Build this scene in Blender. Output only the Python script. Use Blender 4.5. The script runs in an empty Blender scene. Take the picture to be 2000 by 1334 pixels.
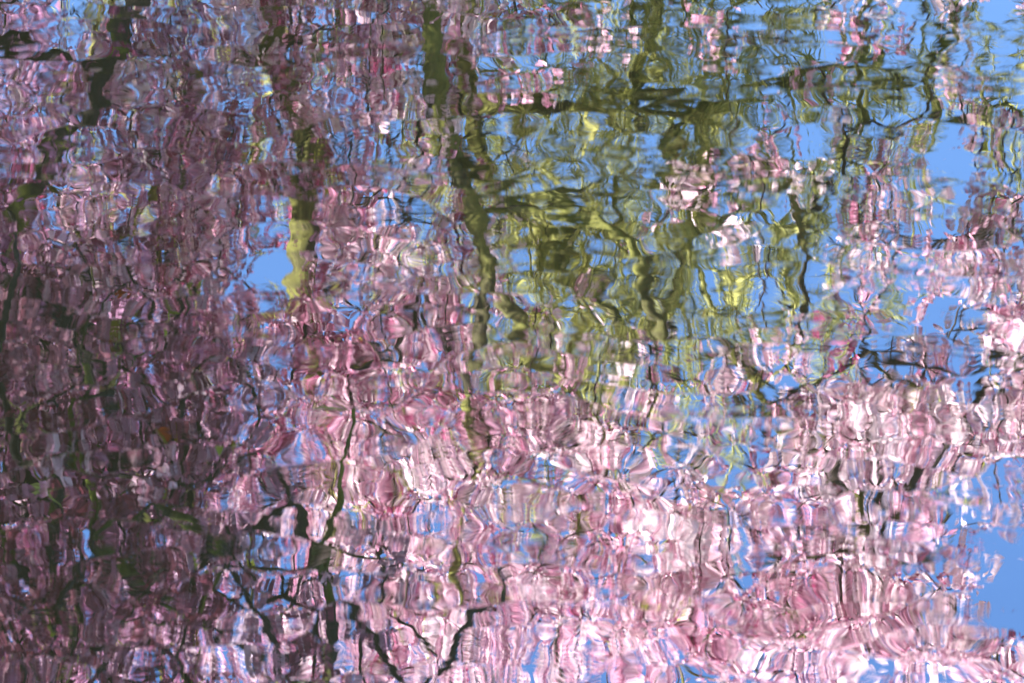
import bpy, math, random
import numpy as np
from mathutils import Vector

random.seed(7)
rng = np.random.default_rng(11)
S = bpy.context.scene
COL = S.collection

# ------------------------------------------------------------------ camera
H = 2.0                       # eye height above the pond
PITCH = math.radians(25.0)    # looking down on to the water
FOC = 140.0
cam_d = bpy.data.cameras.new('camera')
cam_d.lens = FOC
cam_d.sensor_width = 36
cam_d.clip_end = 6000
cam_d.dof.use_dof = True
cam_d.dof.focus_distance = 16.0
cam_d.dof.aperture_fstop = 18.0
cam = bpy.data.objects.new('camera', cam_d)
cam.location = (0, 0, H)
cam.rotation_euler = (math.pi / 2 - PITCH, 0, 0)
COL.objects.link(cam)
S.camera = cam

# ------------------------------------------------------------------ light
SUN_AZ = math.radians(-122)   # clockwise from +Y : the sun stands on the left, a little behind the camera
SUN_EL = math.radians(40)
world = bpy.data.worlds.new('World')
S.world = world
world.use_nodes = True
wn = world.node_tree
for n in list(wn.nodes):
    wn.nodes.remove(n)
sky = wn.nodes.new('ShaderNodeTexSky')
sky.sky_type = 'NISHITA'
sky.sun_disc = False
sky.sun_elevation = SUN_EL
sky.sun_rotation = SUN_AZ
sky.air_density = 1.0
sky.dust_density = 0.1
sky.ozone_density = 3.0
hs = wn.nodes.new('ShaderNodeHueSaturation')
hs.inputs['Saturation'].default_value = 1.18
hs.inputs['Hue'].default_value = 0.508
bg = wn.nodes.new('ShaderNodeBackground')
bg.inputs['Strength'].default_value = 0.08
wo = wn.nodes.new('ShaderNodeOutputWorld')
wn.links.new(sky.outputs[0], hs.inputs['Color'])
wn.links.new(hs.outputs[0], bg.inputs[0])
wn.links.new(bg.outputs[0], wo.inputs[0])

sun_d = bpy.data.lights.new('sun', 'SUN')
sun_d.energy = 5.0
sun_d.angle = math.radians(0.5)
sun_d.color = (1.0, 0.965, 0.92)
sun = bpy.data.objects.new('sun', sun_d)
sv = Vector((math.sin(SUN_AZ) * math.cos(SUN_EL), math.cos(SUN_AZ) * math.cos(SUN_EL), math.sin(SUN_EL)))
sun.rotation_euler = sv.to_track_quat('Z', 'Y').to_euler()
COL.objects.link(sun)

S.view_settings.view_transform = 'Standard'
S.view_settings.look = 'None'
S.view_settings.gamma = 1
S.view_settings.use_curve_mapping = False
S.view_settings.exposure = 2.13
S.cycles.max_bounces = 7
S.cycles.diffuse_bounces = 3
S.cycles.glossy_bounces = 3
S.cycles.transmission_bounces = 3
S.cycles.caustics_reflective = False
S.cycles.caustics_refractive = False
S.cycles.use_denoising = True

# ------------------------------------------------------------------ materials
def mat(name):
    m = bpy.data.materials.new(name)
    m.use_nodes = True
    nt = m.node_tree
    for n in list(nt.nodes):
        nt.nodes.remove(n)
    return m, nt

def N(nt, kind, **kw):
    n = nt.nodes.new(kind)
    for k, v in kw.items():
        if k in n.inputs:
            n.inputs[k].default_value = v
        else:
            setattr(n, k, v)
    return n

def ramp(nt, src, stops):
    r = nt.nodes.new('ShaderNodeValToRGB')
    el = r.color_ramp.elements
    while len(el) < len(stops):
        el.new(0.5)
    for e, (p, c) in zip(el, stops):
        e.position = p
        e.color = (c[0], c[1], c[2], 1)
    nt.links.new(src, r.inputs[0])
    return r

def blossom_material(name, pale, mid, deep, trans=0.32):
    m, nt = mat(name)
    at = N(nt, 'ShaderNodeAttribute', attribute_name='tone')
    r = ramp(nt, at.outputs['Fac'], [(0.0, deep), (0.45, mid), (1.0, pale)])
    d = N(nt, 'ShaderNodeBsdfDiffuse')
    t = N(nt, 'ShaderNodeBsdfTranslucent')
    mx = N(nt, 'ShaderNodeMixShader')
    mx.inputs[0].default_value = trans
    o = N(nt, 'ShaderNodeOutputMaterial')
    nt.links.new(r.outputs[0], d.inputs[0])
    nt.links.new(r.outputs[0], t.inputs[0])
    nt.links.new(d.outputs[0], mx.inputs[1])
    nt.links.new(t.outputs[0], mx.inputs[2])
    nt.links.new(mx.outputs[0], o.inputs[0])
    return m

def bark_material(name, bark, moss, lo, hi, scale=3.0):
    m, nt = mat(name)
    tc = N(nt, 'ShaderNodeTexCoord')
    n1 = N(nt, 'ShaderNodeTexNoise', Scale=scale, Detail=5.0, Roughness=0.65)
    n2 = N(nt, 'ShaderNodeTexNoise', Scale=38.0, Detail=4.0, Roughness=0.6)
    nt.links.new(tc.outputs['Object'], n1.inputs['Vector'])
    nt.links.new(tc.outputs['Object'], n2.inputs['Vector'])
    r = ramp(nt, n1.outputs['Fac'], [(lo, (0, 0, 0)), (hi, (1, 1, 1))])
    rb = ramp(nt, n2.outputs['Fac'], [(0.3, [c * 0.5 for c in bark]), (0.7, [c * 1.4 for c in bark])])
    rm = ramp(nt, n2.outputs['Fac'], [(0.3, [c * 0.6 for c in moss]), (0.7, [c * 1.3 for c in moss])])
    mx = N(nt, 'ShaderNodeMix', data_type='RGBA')
    nt.links.new(r.outputs[0], mx.inputs[0])
    nt.links.new(rb.outputs[0], mx.inputs[6])
    nt.links.new(rm.outputs[0], mx.inputs[7])
    bp = N(nt, 'ShaderNodeBump', Strength=0.6, Distance=0.02)
    nt.links.new(n2.outputs['Fac'], bp.inputs['Height'])
    p = N(nt, 'ShaderNodeBsdfPrincipled', Roughness=0.9)
    p.inputs['Specular IOR Level'].default_value = 0.2
    nt.links.new(mx.outputs[2], p.inputs['Base Color'])
    nt.links.new(bp.outputs[0], p.inputs['Normal'])
    o = N(nt, 'ShaderNodeOutputMaterial')
    nt.links.new(p.outputs[0], o.inputs[0])
    return m

PINK = blossom_material('pink_blossom', (0.92, 0.73, 0.76), (0.66, 0.31, 0.43), (0.29, 0.05, 0.12))
MAUVE_SHADE = blossom_material('shaded_mauve_blossom', (0.80, 0.56, 0.68), (0.52, 0.25, 0.41), (0.24, 0.06, 0.13))  # sky-blue shade of the left crowns put into the petal colour
SHADED_PINK = blossom_material('shaded_pink_blossom', (0.80, 0.54, 0.58), (0.50, 0.22, 0.29), (0.22, 0.06, 0.09))  # pink petals again, the near boughs' shade painted into the colour
LEAF = blossom_material('young_leaf', (0.46, 0.48, 0.08), (0.30, 0.32, 0.04), (0.32, 0.06, 0.02))
MOSS = blossom_material('moss_tuft', (0.58, 0.57, 0.20), (0.40, 0.39, 0.10), (0.18, 0.18, 0.04), 0.3)
BARK = bark_material('cherry_bark', (0.045, 0.036, 0.028), (0.15, 0.17, 0.025), 0.5, 0.62)
MOSSBARK = bark_material('mossy_bark', (0.06, 0.05, 0.03), (0.17, 0.17, 0.04), 0.38, 0.55)
TWIG = bark_material('dark_twig', (0.05, 0.035, 0.03), (0.14, 0.15, 0.03), 0.55, 0.65)
MOSSTWIG = bark_material('mossy_twig', (0.10, 0.09, 0.045), (0.34, 0.33, 0.10), 0.3, 0.5)

# water : mirror-like skin over a dark body, ripples as fine relief
WM, nt = mat('rippled_water')
tc = N(nt, 'ShaderNodeTexCoord')
def wave(sx, sy, detail, rough, amp, rot=0.0, dist=0.0):
    mp = N(nt, 'ShaderNodeMapping')
    mp.inputs['Scale'].default_value = (sx, sy, 1)
    mp.inputs['Rotation'].default_value = (0, 0, math.radians(rot))
    nt.links.new(tc.outputs['Object'], mp.inputs['Vector'])
    n = N(nt, 'ShaderNodeTexNoise', Scale=1.0, Detail=detail, Roughness=rough, Distortion=dist)
    nt.links.new(mp.outputs[0], n.inputs['Vector'])
    mu = N(nt, 'ShaderNodeMath', operation='MULTIPLY')
    mu.inputs[1].default_value = amp
    nt.links.new(n.outputs['Fac'], mu.inputs[0])
    return mu
def cells(sx, sy, amp, rot, smooth=0.12, warp=0.35):
    # round troughs between sharp little crests, the way wind ripples cross
    mp = N(nt, 'ShaderNodeMapping')
    mp.inputs['Scale'].default_value = (sx, sy, 1)
    mp.inputs['Rotation'].default_value = (0, 0, math.radians(rot))
    nt.links.new(tc.outputs['Object'], mp.inputs['Vector'])
    nz = N(nt, 'ShaderNodeTexNoise', Scale=0.55, Detail=0.0)
    nt.links.new(mp.outputs[0], nz.inputs['Vector'])
    sc = N(nt, 'ShaderNodeVectorMath', operation='SCALE')
    sc.inputs['Scale'].default_value = warp * 2
    nt.links.new(nz.outputs['Color'], sc.inputs[0])
    ad = N(nt, 'ShaderNodeVectorMath', operation='ADD')
    nt.links.new(mp.outputs[0], ad.inputs[0])
    nt.links.new(sc.outputs[0], ad.inputs[1])
    fl = N(nt, 'ShaderNodeVectorMath', operation='MULTIPLY')
    fl.inputs[1].default_value = (1, 1, 0)
    nt.links.new(ad.outputs[0], fl.inputs[0])
    v = N(nt, 'ShaderNodeTexVoronoi', Scale=1.0)
    v.voronoi_dimensions = '2D'
    v.feature = 'SMOOTH_F1'
    v.inputs['Smoothness'].default_value = smooth
    v.inputs['Randomness'].default_value = 0.75
    nt.links.new(fl.outputs[0], v.inputs['Vector'])
    pw = N(nt, 'ShaderNodeMath', operation='MULTIPLY')
    nt.links.new(v.outputs['Distance'], pw.inputs[0])
    nt.links.new(v.outputs['Distance'], pw.inputs[1])
    mu = N(nt, 'ShaderNodeMath', operation='MULTIPLY')
    mu.inputs[1].default_value = amp
    nt.links.new(pw.outputs[0], mu.inputs[0])
    return mu
def patchy(src, sx, sy, lo, hi):
    # gusts : the ripple train swells and dies away over the pond
    mp = N(nt, 'ShaderNodeMapping')
    mp.inputs['Scale'].default_value = (sx, sy, 1)
    nt.links.new(tc.outputs['Object'], mp.inputs['Vector'])
    n = N(nt, 'ShaderNodeTexNoise', Scale=1.0, Detail=1.0)
    nt.links.new(mp.outputs[0], n.inputs['Vector'])
    mr = N(nt, 'ShaderNodeMapRange')
    mr.inputs['From Min'].default_value = 0.35
    mr.inputs['From Max'].default_value = 0.65
    mr.inputs['To Min'].default_value = lo
    mr.inputs['To Max'].default_value = hi
    nt.links.new(n.outputs['Fac'], mr.inputs['Value'])
    mu = N(nt, 'ShaderNodeMath', operation='MULTIPLY')
    nt.links.new(src.outputs[0], mu.inputs[0])
    nt.links.new(mr.outputs[0], mu.inputs[1])
    return mu
WAVES = [wave(5.0, 5.5, 0.0, 0.5, 0.00045, 0),
         cells(9.0, 12.5, 0.00012, 9, 0.22, 1.2),
         cells(17.0, 24.0, 0.000026, -14, 0.25, 1.0),
         patchy(wave(16.0, 14.0, 0.0, 0.5, 0.00015, 22), 2.2, 1.6, 0.3, 1.4),
         patchy(wave(40.0, 26.0, 0.0, 0.5, 0.000030, -12), 3.1, 2.1, 0.3, 1.4),
         patchy(wave(45.0, 120.0, 0.0, 0.5, 0.000006, 4), 4.0, 2.7, 0.0, 1.0)]
cur = WAVES[0]
for w in WAVES[1:]:
    ad = N(nt, 'ShaderNodeMath', operation='ADD')
    nt.links.new(cur.outputs[0], ad.inputs[0])
    nt.links.new(w.outputs[0], ad.inputs[1])
    cur = ad
bp = N(nt, 'ShaderNodeBump', Strength=1.0, Distance=1.0)
nt.links.new(cur.outputs[0], bp.inputs['Height'])
gl = N(nt, 'ShaderNodeBsdfGlossy', Roughness=0.0)
gl.inputs['Color'].default_value = (0.97, 0.98, 1.0, 1)
df = N(nt, 'ShaderNodeBsdfDiffuse')
df.inputs['Color'].default_value = (0.012, 0.014, 0.008, 1)
nt.links.new(bp.outputs[0], gl.inputs['Normal'])
mx = N(nt, 'ShaderNodeMixShader')
mx.inputs[0].default_value = 0.7
nt.links.new(df.outputs[0], mx.inputs[1])
nt.links.new(gl.outputs[0], mx.inputs[2])
o = N(nt, 'ShaderNodeOutputMaterial')
nt.links.new(mx.outputs[0], o.inputs[0])

GM, nt = mat('bank_grass')
tc = N(nt, 'ShaderNodeTexCoord')
n1 = N(nt, 'ShaderNodeTexNoise', Scale=1.3, Detail=8.0, Roughness=0.7)
nt.links.new(tc.outputs['Object'], n1.inputs['Vector'])
r = ramp(nt, n1.outputs['Fac'], [(0.3, (0.05, 0.04, 0.02)), (0.5, (0.05, 0.08, 0.02)), (0.7, (0.09, 0.12, 0.03))])
p = N(nt, 'ShaderNodeBsdfPrincipled', Roughness=0.95)
nt.links.new(r.outputs[0], p.inputs['Base Color'])
o = N(nt, 'ShaderNodeOutputMaterial')
nt.links.new(p.outputs[0], o.inputs[0])

# ------------------------------------------------------------------ mesh helper
def mesh_from(name, V, F4, material, smooth=False, tone=None):
    me = bpy.data.meshes.new(name)
    V = np.asarray(V, dtype=np.float32).reshape(-1, 3)
    F4 = np.asarray(F4, dtype=np.int32).reshape(-1, 4)
    me.vertices.add(len(V))
    me.vertices.foreach_set('co', V.ravel())
    me.loops.add(len(F4) * 4)
    me.loops.foreach_set('vertex_index', F4.ravel())
    me.polygons.add(len(F4))
    me.polygons.foreach_set('loop_start', np.arange(0, len(F4) * 4, 4, dtype=np.int32))
    me.polygons.foreach_set('loop_total', np.full(len(F4), 4, dtype=np.int32))
    me.polygons.foreach_set('use_smooth', np.full(len(F4), smooth, dtype=bool))
    me.update(calc_edges=True)
    if tone is not None:
        a = me.attributes.new('tone', 'FLOAT', 'FACE')
        a.data.foreach_set('value', np.asarray(tone, dtype=np.float32))
    me.materials.append(material)
    return me

def part(name, me, parent=None, kind=None, label=None):
    ob = bpy.data.objects.new(name, me)
    COL.objects.link(ob)
    if parent is not None:
        ob.parent = parent
    if kind:
        ob['kind'] = kind
    if label:
        ob['label'] = label
    return ob

# ------------------------------------------------------------------ ground and pond
PC, PA, PB = (8.5, 6.3), 12.0, 5.6
def outline(th, f):
    w = 1 + 0.035 * math.sin(3 * th + 1) + 0.02 * math.sin(7 * th)
    return (PC[0] + PA * w * f * math.cos(th), PC[1] + PB * w * f * math.sin(th))
rings = [(0.001, -1.2), (0.5, -1.1), (0.85, -0.6), (0.97, -0.12), (1.0, 0.03), (1.03, 0.2), (1.12, 0.3), (1.5, 0.36),
         (3, 0.4), (10, 0.5), (60, 0.6), (400, 0.8)]
nth = 160
V, F = [], []
for f, z in rings:
    for k in range(nth):
        x, y = outline(2 * math.pi * k / nth, f)
        V.append((x, y, z + (0.03 * math.sin(x * 3) * math.cos(y * 4) if 1.02 < f < 4 else 0)))
for i in range(len(rings) - 1):
    for k in range(nth):
        k2 = (k + 1) % nth
        F.append((i * nth + k, i * nth + k2, (i + 1) * nth + k2, (i + 1) * nth + k))
g = part('ground', mesh_from('ground', V, F, GM, True), None, 'structure')
g['label'] = 'grassy ground and pond bed around the water'
V, F = [], []
fr = [0.0005, 0.5, 1.02]
for f in fr:
    for k in range(nth):
        x, y = outline(2 * math.pi * k / nth, f)
        V.append((x, y, 0))
for i in range(len(fr) - 1):
    for k in range(nth):
        k2 = (k + 1) % nth
        F.append((i * nth + k, (i + 1) * nth + k, (i + 1) * nth + k2, i * nth + k2))
w = part('pond_water', mesh_from('pond_water', V, F, WM, True), None, 'structure')
w['label'] = 'rippled pond water mirroring pink cherry blossom and blue sky'

# ------------------------------------------------------------------ where a reflection comes from
CP, SP = math.cos(PITCH), math.sin(PITCH)
def P(px, py, Y):
    """the point at distance Y whose mirror image a calm pond would show at photo pixel px, py"""
    u = (px - 1000) / 2000 * 36 / FOC
    v = (667 - py) / 2000 * 36 / FOC
    dy = CP + v * SP
    dz = SP - v * CP
    t = Y / dy
    return np.array((u * t, Y, -H + dz * t))
def PROJ(q):
    x, y, z = q
    z = -z - H
    dep = y * CP - z * SP
    up = y * SP + z * CP
    return 1000 + x / dep * FOC / 36 * 2000, 667 - up / dep * FOC / 36 * 2000

PINKD = np.array([
 [.35, .85, .85, .90, .70, .40, .12, .18, .35, .50],
 [.50, .92, .92, .92, .50, .05, .06, .22, .50, .62],
 [.95, .97, .90, .85, .45, .12, .16, .32, .55, .65],
 [.98, .97, .85, .82, .78, .52, .32, .35, .72, .82],
 [1.0, 1.0, .93, .88, .88, .88, .65, .60, .85, .85],
 [1.0, 1.0, .96, .92, .88, .88, .90, .92, .95, .62],
 [1.0, .94, .85, .82, .88, .90, .96, .97, .96, .70]])
GREEN = np.array([
 [.55, .25, .35, .30, .45, .75, .85, .80, .60, .35],
 [.65, .30, .35, .35, .60, .88, .90, .80, .60, .30],
 [.15, .10, .10, .15, .80, .92, .88, .70, .45, .20],
 [.05, .05, .10, .10, .75, .90, .82, .60, .25, .10],
 [.05, .05, .05, .05, .55, .60, .45, .30, .10, .05],
 [.05, .05, .05, .05, .15, .15, .10, .05, .0, .0],
 [.0, .0, .0, .0, .0, .0, .0, .0, .0, .0]])
HOLES = [(525, 500, 34, 100), (585, 500, 40, 78), (852, 130, 24, 50), (910, 150, 20, 60), (1970, 1150, 105, 105), (1985, 950, 40, 50), (1500, 545, 85, 70), (1450, 1050, 40, 40), (1120, 930, 30, 26), (960, 880, 40, 24), (1330, 800, 45, 45),
         (700, 1170, 50, 30), (1440, 930, 65, 32), (1640, 1335, 60, 14), (1930, 780, 70, 26), (1780, 620, 55, 40),
         (1150, 750, 22, 50), (120, 535, 16, 40), (1870, 1000, 30, 40), (460, 1145, 30, 30), (1860, 580, 22, 40),
         (60, 50, 70, 40), (1960, 60, 50, 60), (1080, 1225, 18, 18), (1150, 1290, 18, 16), (320, 855, 18, 14)]
def density(grid, px, py):
    gx = min(max((px - 100) / 200, 0), 8.999)
    gy = min(max((py - 95) / 190, 0), 5.999)
    i, j = int(gy), int(gx)
    a, b = gy - i, gx - j
    d = (grid[i, j] * (1 - a) * (1 - b) + grid[i + 1, j] * a * (1 - b) + grid[i, j + 1] * (1 - a) * b + grid[i + 1, j + 1] * a * b)
    return d
def in_hole(px, py, k=1.0):
    for hx, hy, rx, ry in HOLES:
        if ((px - hx) / rx) ** 2 + ((py - hy) / ry) ** 2 < k:
            return True
    return False
def E(px, py, Y, rpx, ry, rpy):
    c = P(px, py, Y)
    m = 36 / FOC / 2000 * math.sqrt(c[0] ** 2 + Y ** 2 + (c[2] + H) ** 2)
    return (tuple(c), (rpx * m, ry, rpy * m))
STUB = P(590, 500, 16.0)
SV = np.array(sv)
def sun_lane(q):
    """a gap through which the sun reaches the thick trunk"""
    w_ = np.asarray(q) - STUB
    t = float(w_ @ SV)
    return t > -0.1 and np.linalg.norm(w_ - t * SV) < 0.26
RS = 0.7      # limb thickness factor
def sample_targets(ell, grid, per_area, lim=None, holes=True, layers=False):
    """random points of a crown ellipsoid, as dense as the crown is where the pond shows it"""
    (cx, cy, cz), (rx, ry, rz) = ell
    n = int(per_area * math.pi * rx * rz)
    out = []
    while n > 0:
        n -= 1
        q = rng.uniform(-1, 1, size=3)
        if np.sum(np.abs(q) ** 3.5) > 1:
            continue
        q = np.array((cx + q[0] * rx, cy + q[1] * ry, cz + q[2] * rz))
        px, py = PROJ(q)
        d = min(density(grid, px, py), 0.97)
        if lim is not None:
            d = d * lim(px, py)
        if holes and in_hole(px, py):
            continue
        if layers:      # boughs hang in loose slanting tiers
            d *= 0.62 + 0.55 * math.sin(6.28 * (q[2] * 1.25 + q[0] * 0.22 + 0.25 * math.sin(q[0] * 1.7 + q[1])))
            d = min(max(d, 0.02), 0.97)
        if sun_lane(q):
            continue
        if rng.random() < -math.log(1 - d) / 3.2:
            out.append(q)
    return out

# ------------------------------------------------------------------ trees
class Skeleton:
    def __init__(self):
        self.p = np.zeros((40000, 3)); self.n = 0
        self.par = []; self.floor = []; self.guide = []
    def add(self, q, par, fl=0.0, gd=False):
        self.p[self.n] = q; self.n += 1
        self.par.append(par); self.floor.append(fl); self.guide.append(gd)
        return self.n - 1
    def path(self, pts, radii, start=None, wob=0.03, step=0.14):
        pts = [np.asarray(q, float) for q in pts]
        if start is None and self.n:
            d = np.linalg.norm(self.p[:self.n] - pts[0], axis=1)
            start = int(np.argmin(d))
        last = start
        m = len(pts)
        for i in range(m - 1):
            a = pts[max(i - 1, 0)]; b = pts[i]; c = pts[i + 1]; d = pts[min(i + 2, m - 1)]
            k = max(2, int(np.linalg.norm(c - b) / step))
            for s in range(k if i < m - 2 else k + 1):
                t = s / k
                q = 0.5 * ((2 * b) + (c - a) * t + (2 * a - 5 * b + 4 * c - d) * t * t + (3 * b - a - 3 * c + d) * t ** 3)
                q = q + rng.normal(size=3) * wob * 0.5
                r = RS * (radii[i] * (1 - t) + radii[i + 1] * t)
                last = self.add(q, -1 if last is None else last, r, True)
        return last
    def grow(self, targets, step=0.16, maxlen=9):
        T = np.array(targets)
        if not len(T):
            return
        d = np.array([np.min(np.linalg.norm(self.p[:self.n] - t, axis=1)) for t in T])
        for t in T[np.argsort(d)]:
            dd = np.linalg.norm(self.p[:self.n] - t, axis=1)
            i = int(np.argmin(dd))
            L = dd[i]
            if L > maxlen or L < 0.03:
                continue
            a = self.p[i].copy()
            k = max(1, int(L / step))
            off = rng.normal(size=3) * L * 0.13 + np.array((0, 0, -0.05 * L))
            last = i
            for s in range(1, k + 1):
                u = s / k
                q = a + (t - a) * u + off * math.sin(math.pi * u) + rng.normal(size=3) * 0.012
                last = self.add(q, last)
    def radii(self, tip=0.0032, ex=2.35, cap=0.05):
        par = self.par
        acc = np.zeros(self.n); r = np.zeros(self.n)
        kids = [[] for _ in range(self.n)]
        for i in range(self.n - 1, -1, -1):
            v = max(acc[i] ** (1 / ex), tip)
            v = min(v, cap)
            r[i] = max(v, self.floor[i])
            if par[i] >= 0:
                acc[par[i]] += v ** ex
                kids[par[i]].append(i)
        self.r = r; self.kids = kids
    def chains(self):
        out = []
        roots = [i for i in range(self.n) if self.par[i] < 0]
        stack = [(None, i) for i in roots]
        while stack:
            base, i = stack.pop()
            ch = [] if base is None else [base]
            cur = i
            while True:
                ch.append(cur)
                ks = self.kids[cur]
                if not ks:
                    break
                ks = sorted(ks, key=lambda k: -(self.r[k] + (10 if self.guide[k] and self.guide[cur] and k == cur + 1 else 0)))
                for k in ks[1:]:
                    stack.append((cur, k))
                cur = ks[0]
            out.append((ch, base is not None))
        return out

def tube(P_, R_, sides):
    n = len(P_)
    T = np.gradient(P_, axis=0)
    T /= (np.linalg.norm(T, axis=1, keepdims=True) + 1e-9)
    ref = np.array((0.13, 0.97, 0.2)) if abs(T[0][1]) < 0.9 else np.array((1.0, 0, 0))
    A = np.cross(T, ref); A /= (np.linalg.norm(A, axis=1, keepdims=True) + 1e-9)
    B = np.cross(T, A)
    th = np.arange(sides) * 2 * math.pi / sides
    V = P_[:, None, :] + R_[:, None, None] * (A[:, None, :] * np.cos(th)[None, :, None] + B[:, None, :] * np.sin(th)[None, :, None])
    V = V.reshape(-1, 3)
    i = np.arange(n - 1)[:, None]; k = np.arange(sides)[None, :]; k2 = (k + 1) % sides
    F = np.stack([i * sides + k, i * sides + k2, (i + 1) * sides + k2, (i + 1) * sides + k], axis=-1).reshape(-1, 4)
    return V, F

def joined(list_vf):
    Vs, Fs, o_ = [], [], 0
    for v, f in list_vf:
        Vs.append(v); Fs.append(f + o_); o_ += len(v)
    return np.concatenate(Vs), np.concatenate(Fs)

# a flower template : cupped petals round a centre, six flowers make a puff
def random_rot(n):
    q = rng.normal(size=(n, 4)); q /= np.linalg.norm(q, axis=1, keepdims=True)
    w_, x, y, z = q.T
    return np.stack([np.stack([1 - 2 * (y * y + z * z), 2 * (x * y - z * w_), 2 * (x * z + y * w_)], -1),
                     np.stack([2 * (x * y + z * w_), 1 - 2 * (x * x + z * z), 2 * (y * z - x * w_)], -1),
                     np.stack([2 * (x * z - y * w_), 2 * (y * z + x * w_), 1 - 2 * (x * x + y * y)], -1)], -2)

def flower_template(petals=4, r=0.0205):
    V, F = [], []
    for k in range(petals):
        a = 2 * math.pi * k / petals + random.uniform(-.2, .2)
        tilt = random.uniform(0.1, 0.9)
        d = np.array((math.cos(a), math.sin(a), tilt)); d /= np.linalg.norm(d)
        s = np.array((-math.sin(a), math.cos(a), 0))
        up = np.cross(d, s)
        L = r * random.uniform(0.85, 1.2); w2 = r * 0.55
        b = len(V)
        V += [d * L * 0.08, d * L * 0.62 + s * w2 + up * r * 0.12, d * L * 1.05 + up * r * -0.1, d * L * 0.62 - s * w2 + up * r * 0.12]
        F.append((b, b + 1, b + 2, b + 3))
    return np.array(V), np.array(F)

def scatter(centres, per, spread, scale, tonef, templ=None, petals=4):
    """many small flowers (or leaves) round each centre -> one mesh"""
    C_ = np.repeat(np.asarray(centres), per, axis=0)
    n = len(C_)
    off = rng.normal(size=(n, 3)); off /= np.linalg.norm(off, axis=1, keepdims=True)
    off *= spread * (rng.random((n, 1)) ** 0.4)
    TV, TF = templ if templ is not None else flower_template(petals)
    R = random_rot(n)
    sc = scale * rng.uniform(0.75, 1.2, size=(n, 1, 1))
    V = np.einsum('nij,kj->nki', R, TV) * sc + (C_ + off)[:, None, :]
    F = (TF[None] + (np.arange(n) * len(TV))[:, None, None]).reshape(-1, 4)
    base = np.repeat(tonef(np.asarray(centres)), per)
    tone = np.repeat(base, len(TF)) + rng.normal(size=n * len(TF)) * 0.2
    return V.reshape(-1, 3), F, np.clip(tone, 0, 1)

def build_tree(name, label, group, base, guides, targets, bloom, bark, twig, moss=0, leaf=0, bloom_mat=PINK,
               tone0=0.55, limb_r=0.019, puff=22, spread=0.118, fs=1.0, cap=0.05, tip=0.0032, mn=10):
    root = bpy.data.objects.new(name, None)
    COL.objects.link(root)
    root['label'] = label; root['category'] = 'tree'; root['group'] = group
    sk = Skeleton()
    for pts, rad in guides:
        sk.path(pts, rad, None)
    sk.grow(targets)
    sk.radii(tip=tip, cap=cap)
    org = sk.p[0].copy()
    root.location = org
    chains = sk.chains()
    chains.sort(key=lambda c: -max(sk.r[c[0]]))
    small, limbs = [], []
    first = True
    for ch, attached in chains:
        Pn = sk.p[ch] - org
        R_ = sk.r[ch].copy()
        if attached and len(R_) > 1:
            R_[0] = R_[1]
        if len(Pn) < 2:
            continue
        mr = R_[0]
        sides = 14 if mr > 0.05 else 9 if mr > 0.018 else 5 if mr > 0.007 else 4
        if mr > 0.05:
            R_ = R_ * (1 + 0.06 * np.sin(np.arange(len(R_)) * 1.1))
        v, f = tube(Pn, R_, sides)
        if first:
            part('trunk', mesh_from('trunk', v, f, bark, True), root); first = False
        elif mr > limb_r and len(limbs) < 60:
            limbs.append(part('limb', mesh_from('limb', v, f, bark, True), root))
        else:
            small.append((v, f))
    if small:
        v, f = joined(small)
        part('twigs', mesh_from('twigs', v, f, twig, True), root, 'stuff')
    thin = np.array([i for i in range(sk.n) if sk.r[i] < 0.011 and not sk.guide[i]])
    pts = sk.p[thin] if len(thin) else np.zeros((0, 3))
    keep = []
    for q in pts:
        px, py = PROJ(q)
        if in_hole(px, py, 0.8) or sun_lane(q):
            continue
        if -100 < px < 2100 and -100 < py and rng.random() > density(PINKD, px, py) * 1.15 + 0.03:
            continue
        keep.append(q)
    pts = np.array(keep) if keep else np.zeros((0, 3))
    def tone(c):
        s = np.sin(c[:, 0] * 2.1 + c[:, 2] * 1.3) * 0.12 + np.sin(c[:, 2] * 3.7 + c[:, 1] * 2.0 + 1) * 0.12
        return tone0 + s + rng.normal(size=len(c)) * 0.26
    if bloom > 0 and len(pts):
        pick = pts[rng.random(len(pts)) < bloom]
        if len(pick):
            v, f, t = scatter(pick - org, puff, spread, fs, tone)
            part('blossoms', mesh_from('blossoms', v, f, bloom_mat, False, t), root, 'stuff')
    quad = (np.array([(-0.006, 0, 0), (0, -0.003, 0.001), (0.034, 0, 0.004), (0, 0.012, 0.001)]), np.array([(0, 1, 2, 3)]))
    if leaf > 0 and len(pts):
        pick = pts[rng.random(len(pts)) < leaf]
        v, f, t = scatter(pick - org, 6, 0.05, 1.2, lambda c: rng.random(len(c)), quad)
        part('young_leaves', mesh_from('young_leaves', v, f, LEAF, False, t), root, 'stuff')
    if moss > 0:
        ids = np.array([i for i in range(sk.n) if sk.r[i] < 0.06])
        pick = sk.p[ids][rng.random(len(ids)) < moss]
        rr = float(np.mean(sk.r[ids])) + 0.016
        strand = (np.array([(0, -0.002, 0), (0.002, 0.0, 0.02), (0.0, 0.006, 0.05), (-0.002, 0.002, 0.02)]) * (1.7, 1.5, 1.6), np.array([(0, 1, 2, 3)]))
        v, f, t = scatter(pick - org, mn, rr, 1.0, lambda c: 0.55 + rng.normal(size=len(c)) * 0.2, strand)
        part('moss', mesh_from('moss', v, f, MOSS, False, t), root, 'stuff')
    print(name, 'nodes', sk.n, 'limbs', len(limbs), 'targets', len(targets))
    return root

def ground_under(x, y):
    return np.array((x, y, 0.25))

G = 'cherry trees round the pond'

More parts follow.
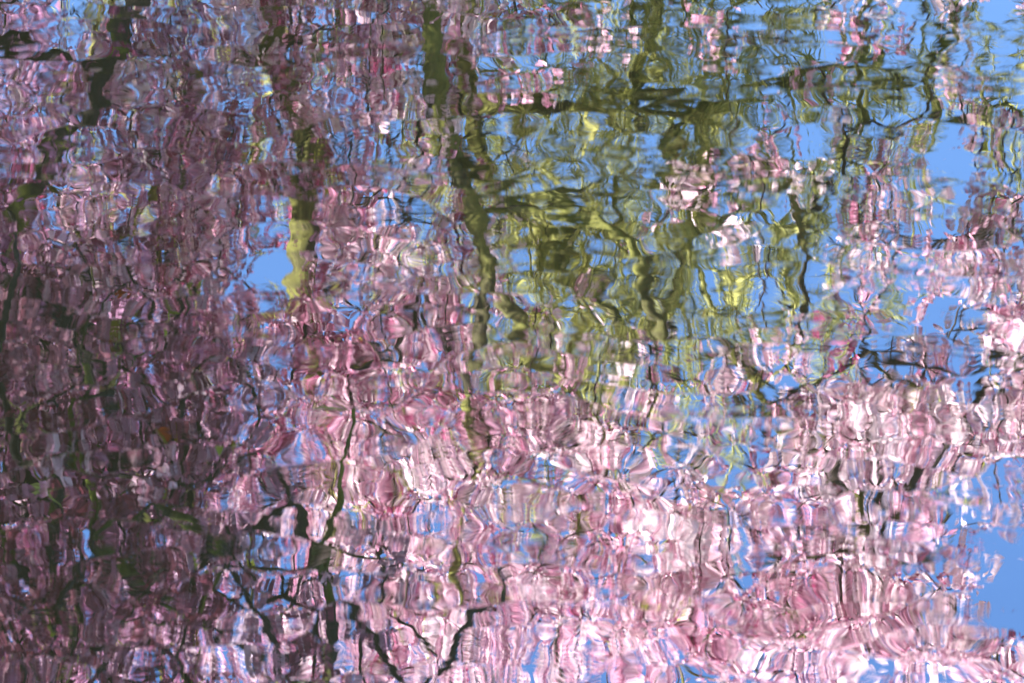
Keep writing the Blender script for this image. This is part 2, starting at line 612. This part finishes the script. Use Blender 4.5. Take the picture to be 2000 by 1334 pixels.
# --- the old cherry in the middle, twin-limbed
Y = 15.0
b = P(850, -420, Y); b[2] = 0.28; b[0] = P(835, 0, Y)[0] - 0.05
guides = [
 ([b, P(835, -200, Y), P(850, 20, Y), P(852, 160, Y), P(885, 300, Y), P(930, 430, Y), P(952, 560, Y), P(930, 690, Y), P(925, 860, Y + .3), P(905, 1010, Y + .4), P(890, 1200, Y + .4)],
  [.15, .08, .062, .06, .062, .06, .045, .036, .026, .016, .01]),
 ([P(885, 300, Y), P(1000, 400, Y - .3), P(1160, 430, Y - .5), P(1260, 520, Y - .6), P(1310, 660, Y - .6), P(1390, 670, Y - .6), P(1460, 730, Y - .6), P(1530, 830, Y - .6), P(1600, 890, Y - .5), P(1700, 1010, Y - .3)],
  [.035, .03, .026, .022, .02, .019, .018, .015, .011, .007]),
 ([P(1310, 660, Y - .6), P(1230, 670, Y - .4), P(1180, 650, Y - .3)], [.02, .017, .01]),
 ([P(952, 560, Y), P(1000, 640, Y), P(1110, 760, Y + .2), P(1190, 900, Y + .3), P(1220, 1100, Y + .3)], [.04, .034, .03, .02, .01]),
 ([P(930, 430, Y), P(1120, 380, Y + .4), P(1300, 350, Y + .6), P(1480, 330, Y + .7), P(1570, 430, Y + .8), P(1565, 640, Y + .8)], [.035, .03, .024, .02, .016, .008]),
]
t1 = sample_targets(E(1270, 650, 15.2, 1150, 1.7, 950), PINKD, 480, lambda px, py: 1.0 if px > 620 else 0.5, layers=True)
build_tree('cherry_tree', 'old cherry with mossy limbs and pink blossom, mirrored in the middle of the pond', G, b, guides, t1, 0.78, MOSSBARK, TWIG, moss=0.10, leaf=0.03, tone0=0.66)

# --- bare mossy tree beside it
Y = 17.8
b = P(905, -420, Y); b[2] = 0.3
guides = [
 ([b, P(915, -150, Y), P(905, 60, Y), P(918, 190, Y), P(950, 330, Y), P(1040, 450, Y), P(1180, 560, Y), P(1230, 700, Y)], [.13, .08, .055, .055, .045, .035, .022, .012]),
 ([P(918, 190, Y), P(1060, 210, Y - .3), P(1220, 190, Y - .3), P(1380, 220, Y - .3), P(1560, 160, Y - .3), P(1750, 170, Y)], [.025, .018, .015, .013, .01, .006]),
 ([P(1220, 190, Y - .3), P(1270, 80, Y), P(1300, -60, Y)], [.02, .015, .01]),
 ([P(1380, 220, Y - .3), P(1380, 330, Y), P(1350, 480, Y), P(1290, 620, Y)], [.02, .018, .014, .008]),
 ([P(905, 60, Y), P(700, 110, Y + .3), P(500, 130, Y + .3), P(350, 170, Y + .3), P(340, 280, Y + .2)], [.03, .024, .02, .018, .01]),
]
t2 = sample_targets(E(1350, 350, 18.0, 1250, 1.5, 800), GREEN, 800, None, False)
build_tree('mossy_tree', 'leafless tree whose many branches are coated in yellow green moss, mirrored top right', 'mossy trees', b, guides, t2, 0.035, MOSSBARK, MOSSTWIG, moss=0.9, leaf=0.25, tone0=0.75, tip=0.0045, mn=24)

# --- cherry on the left with the thick lit limb
Y = 16.0
b = P(560, -450, Y); b[2] = 0.3
guides = [
 ([b, P(555, -200, Y), P(545, 20, Y), P(530, 110, Y), P(575, 200, Y), P(598, 300, Y), P(595, 430, Y), P(585, 590, Y), P(600, 720, Y), P(640, 900, Y), P(650, 1100, Y)],
  [.17, .11, .065, .06, .08, .10, .105, .095, .04, .02, .01]),
 ([P(530, 110, Y), P(440, 130, Y - .3), P(360, 200, Y - .4), P(340, 300, Y - .3), P(300, 500, Y - .2)], [.05, .045, .04, .03, .015]),
 ([P(585, 590, Y), P(500, 640, Y), P(430, 760, Y), P(380, 950, Y)], [.05, .035, .025, .012]),
]
t3 = sample_targets(E(250, 600, 16.2, 900, 1.7, 1000), PINKD, 480, layers=True)
left_tree = build_tree('cherry_tree', 'cherry with a thick trunk lit yellow green, mirrored left of the middle', G, b, guides, t3, 0.85, MOSSBARK, TWIG, moss=0.08, leaf=0.04, tone0=0.50)

# --- leaning dark trunk far left
Y = 14.6
b = P(330, -450, Y); b[2] = 0.3
guides = [
 ([b, P(280, -150, Y), P(235, 30, Y), P(205, 150, Y), P(120, 300, Y), P(40, 440, Y), P(10, 600, Y), P(-30, 800, Y)], [.13, .09, .065, .06, .045, .035, .03, .015]),
 ([P(205, 150, Y), P(20, 90, Y), P(-150, 130, Y)], [.04, .03, .02]),
]
t4 = sample_targets(E(-300, 550, 14.8, 750, 1.5, 900), PINKD, 240)
build_tree('cherry_tree', 'leaning cherry with a thin dark slanting trunk, mirrored at the top left', G, b, guides, t4, 1.0, BARK, TWIG, moss=0.05, leaf=0.03, bloom_mat=MAUVE_SHADE, tone0=0.45)

# --- right-hand cherry, sunlit whitening painted into its tone, crown's edge against the sky
Y = 14.2
b = np.array((4.5, 14.4, 0.3))
guides = [
 ([b, (4.4, 14.3, 1.6), (4.2, 14.2, 3.0), P(2250, 420, Y), P(2120, 620, Y), P(1930, 760, Y), P(1780, 960, Y), P(1560, 1100, Y)], [.17, .15, .14, .07, .03, .016, .010, .006]),
 ([P(2250, 420, Y), P(1980, 440, Y), P(1790, 450, Y), P(1640, 420, Y)], [.02, .014, .01, .006]),
 ([P(2080, 640, Y), P(1900, 720, Y), P(1700, 700, Y)], [.03, .02, .01]),
 ([P(2080, 640, Y), P(2130, 900, Y), P(2070, 1280, Y), P(1800, 1290, Y), P(1500, 1300, Y)], [.025, .02, .015, .01, .006]),
]
t5 = sample_targets(E(2150, 620, 14.2, 1050, 1.5, 950), PINKD, 500, lambda px, py: 0.0 if (px > 1900 and 930 < py < 1235) else min(1.0, max(0.15, (py - 250) / 300)), layers=True)
right_tree = build_tree('cherry_tree', 'cherry painted sunlit pale pink whose crown edge meets open blue sky, mirrored at the lower right', G, b, guides, t5, 0.78, BARK, TWIG, leaf=0.02, tone0=0.85)

# --- near cherry on the left bank, boughs hanging out over the water
Y = 8.4
b = np.array((-4.9, 6.6, 0.3))
guides = [
 ([b, (-4.8, 6.7, 1.4), (-4.4, 6.9, 2.5), (-3.4, 7.4, 3.3), (-2.3, 8.0, 3.6), P(60, 1420, Y), P(130, 1240, Y), P(100, 1000, Y), P(150, 860, Y), P(175, 740, Y), P(178, 640, Y)],
  [.16, .13, .10, .06, .025, .017, .014, .012, .010, .008, .005]),
 ([(-2.3, 8.0, 3.6), P(560, 1480, Y + .4), P(645, 1330, Y + .4), P(648, 1180, Y + .4), P(618, 1100, Y + .4), P(560, 990, Y + .4), P(520, 930, Y + .4)], [.025, .018, .015, .013, .011, .007, .004]),
 ([P(618, 1100, Y + .4), P(650, 1010, Y + .4), P(665, 920, Y + .4), P(655, 800, Y + .4)], [.014, .012, .009, .005]),
 ([P(130, 1240, Y), P(-40, 900, Y), P(5, 620, Y), P(20, 430, Y)], [.015, .013, .011, .006]),
 ([P(60, 1420, Y), P(-100, 1250, Y), P(90, 1165, Y), P(210, 1140, Y), P(360, 1080, Y), P(520, 1020, Y)], [.02, .018, .016, .012, .009, .005]),
 ([P(648, 1180, Y + .4), P(800, 1330, Y + .3), P(920, 1250, Y + .3), P(965, 1180, Y + .3), P(1000, 1120, Y + .3)], [.014, .012, .011, .008, .004]),
]
def near_lim(px, py):
    e = 560 - (1000 - py) * 0.45 if py < 1000 else 560 + (py - 1000) * 1.0
    if py < 430: return 0.0
    if px > e + 120: return 0.0
    return 0.85 if px < e - 150 else 0.35
t6 = sample_targets(E(250, 1000, 8.6, 750, 0.9, 560), PINKD, 1300, near_lim)
t6 += sample_targets(((-4.3, 6.4, 4.9), (3.0, 2.6, 1.9)), PINKD, 50, None, False)
build_tree('cherry_tree', 'shaded cherry on the near left bank with thin dark boughs hanging over the pond', G, b, guides, t6, 0.6, BARK, TWIG, moss=0.03, leaf=0.05, bloom_mat=SHADED_PINK, tone0=0.42, limb_r=0.009, tip=0.0038, puff=20, spread=0.09, fs=0.75, cap=0.013)

# --- unseen cherries added further left to shade that side, then a second-row one
def copy_tree(src, loc, rz, label, sc=1.0):
    r_ = src.copy(); COL.objects.link(r_)
    r_.location = loc; r_.rotation_euler = (0, 0, rz); r_['label'] = label; r_.scale = (sc, sc, sc)
    for ch in list(src.children):
        c = ch.copy(); COL.objects.link(c); c.parent = r_
    return r_
copy_tree(left_tree, (-7.0, 11.2, 0.3), 0.9, 'unseen cherry added left of the leaning one to cast shade', 1.25)
copy_tree(left_tree, (-5.7, 5.0, 0.3), 3.5, 'unseen cherry added on the left bank to shade the near boughs', 1.3)
second = copy_tree(left_tree, (-4.0, 22.0, 0.3), 1.5, 'cherry of the second row, behind the two left trunks, mirrored as a purple mass', 1.15)
for ch in second.children:
    if ch.name.startswith('blossoms'):
        ch.material_slots[0].link = 'OBJECT'
        ch.material_slots[0].material = MAUVE_SHADE  # purple shade of the second row painted on as blossom colour
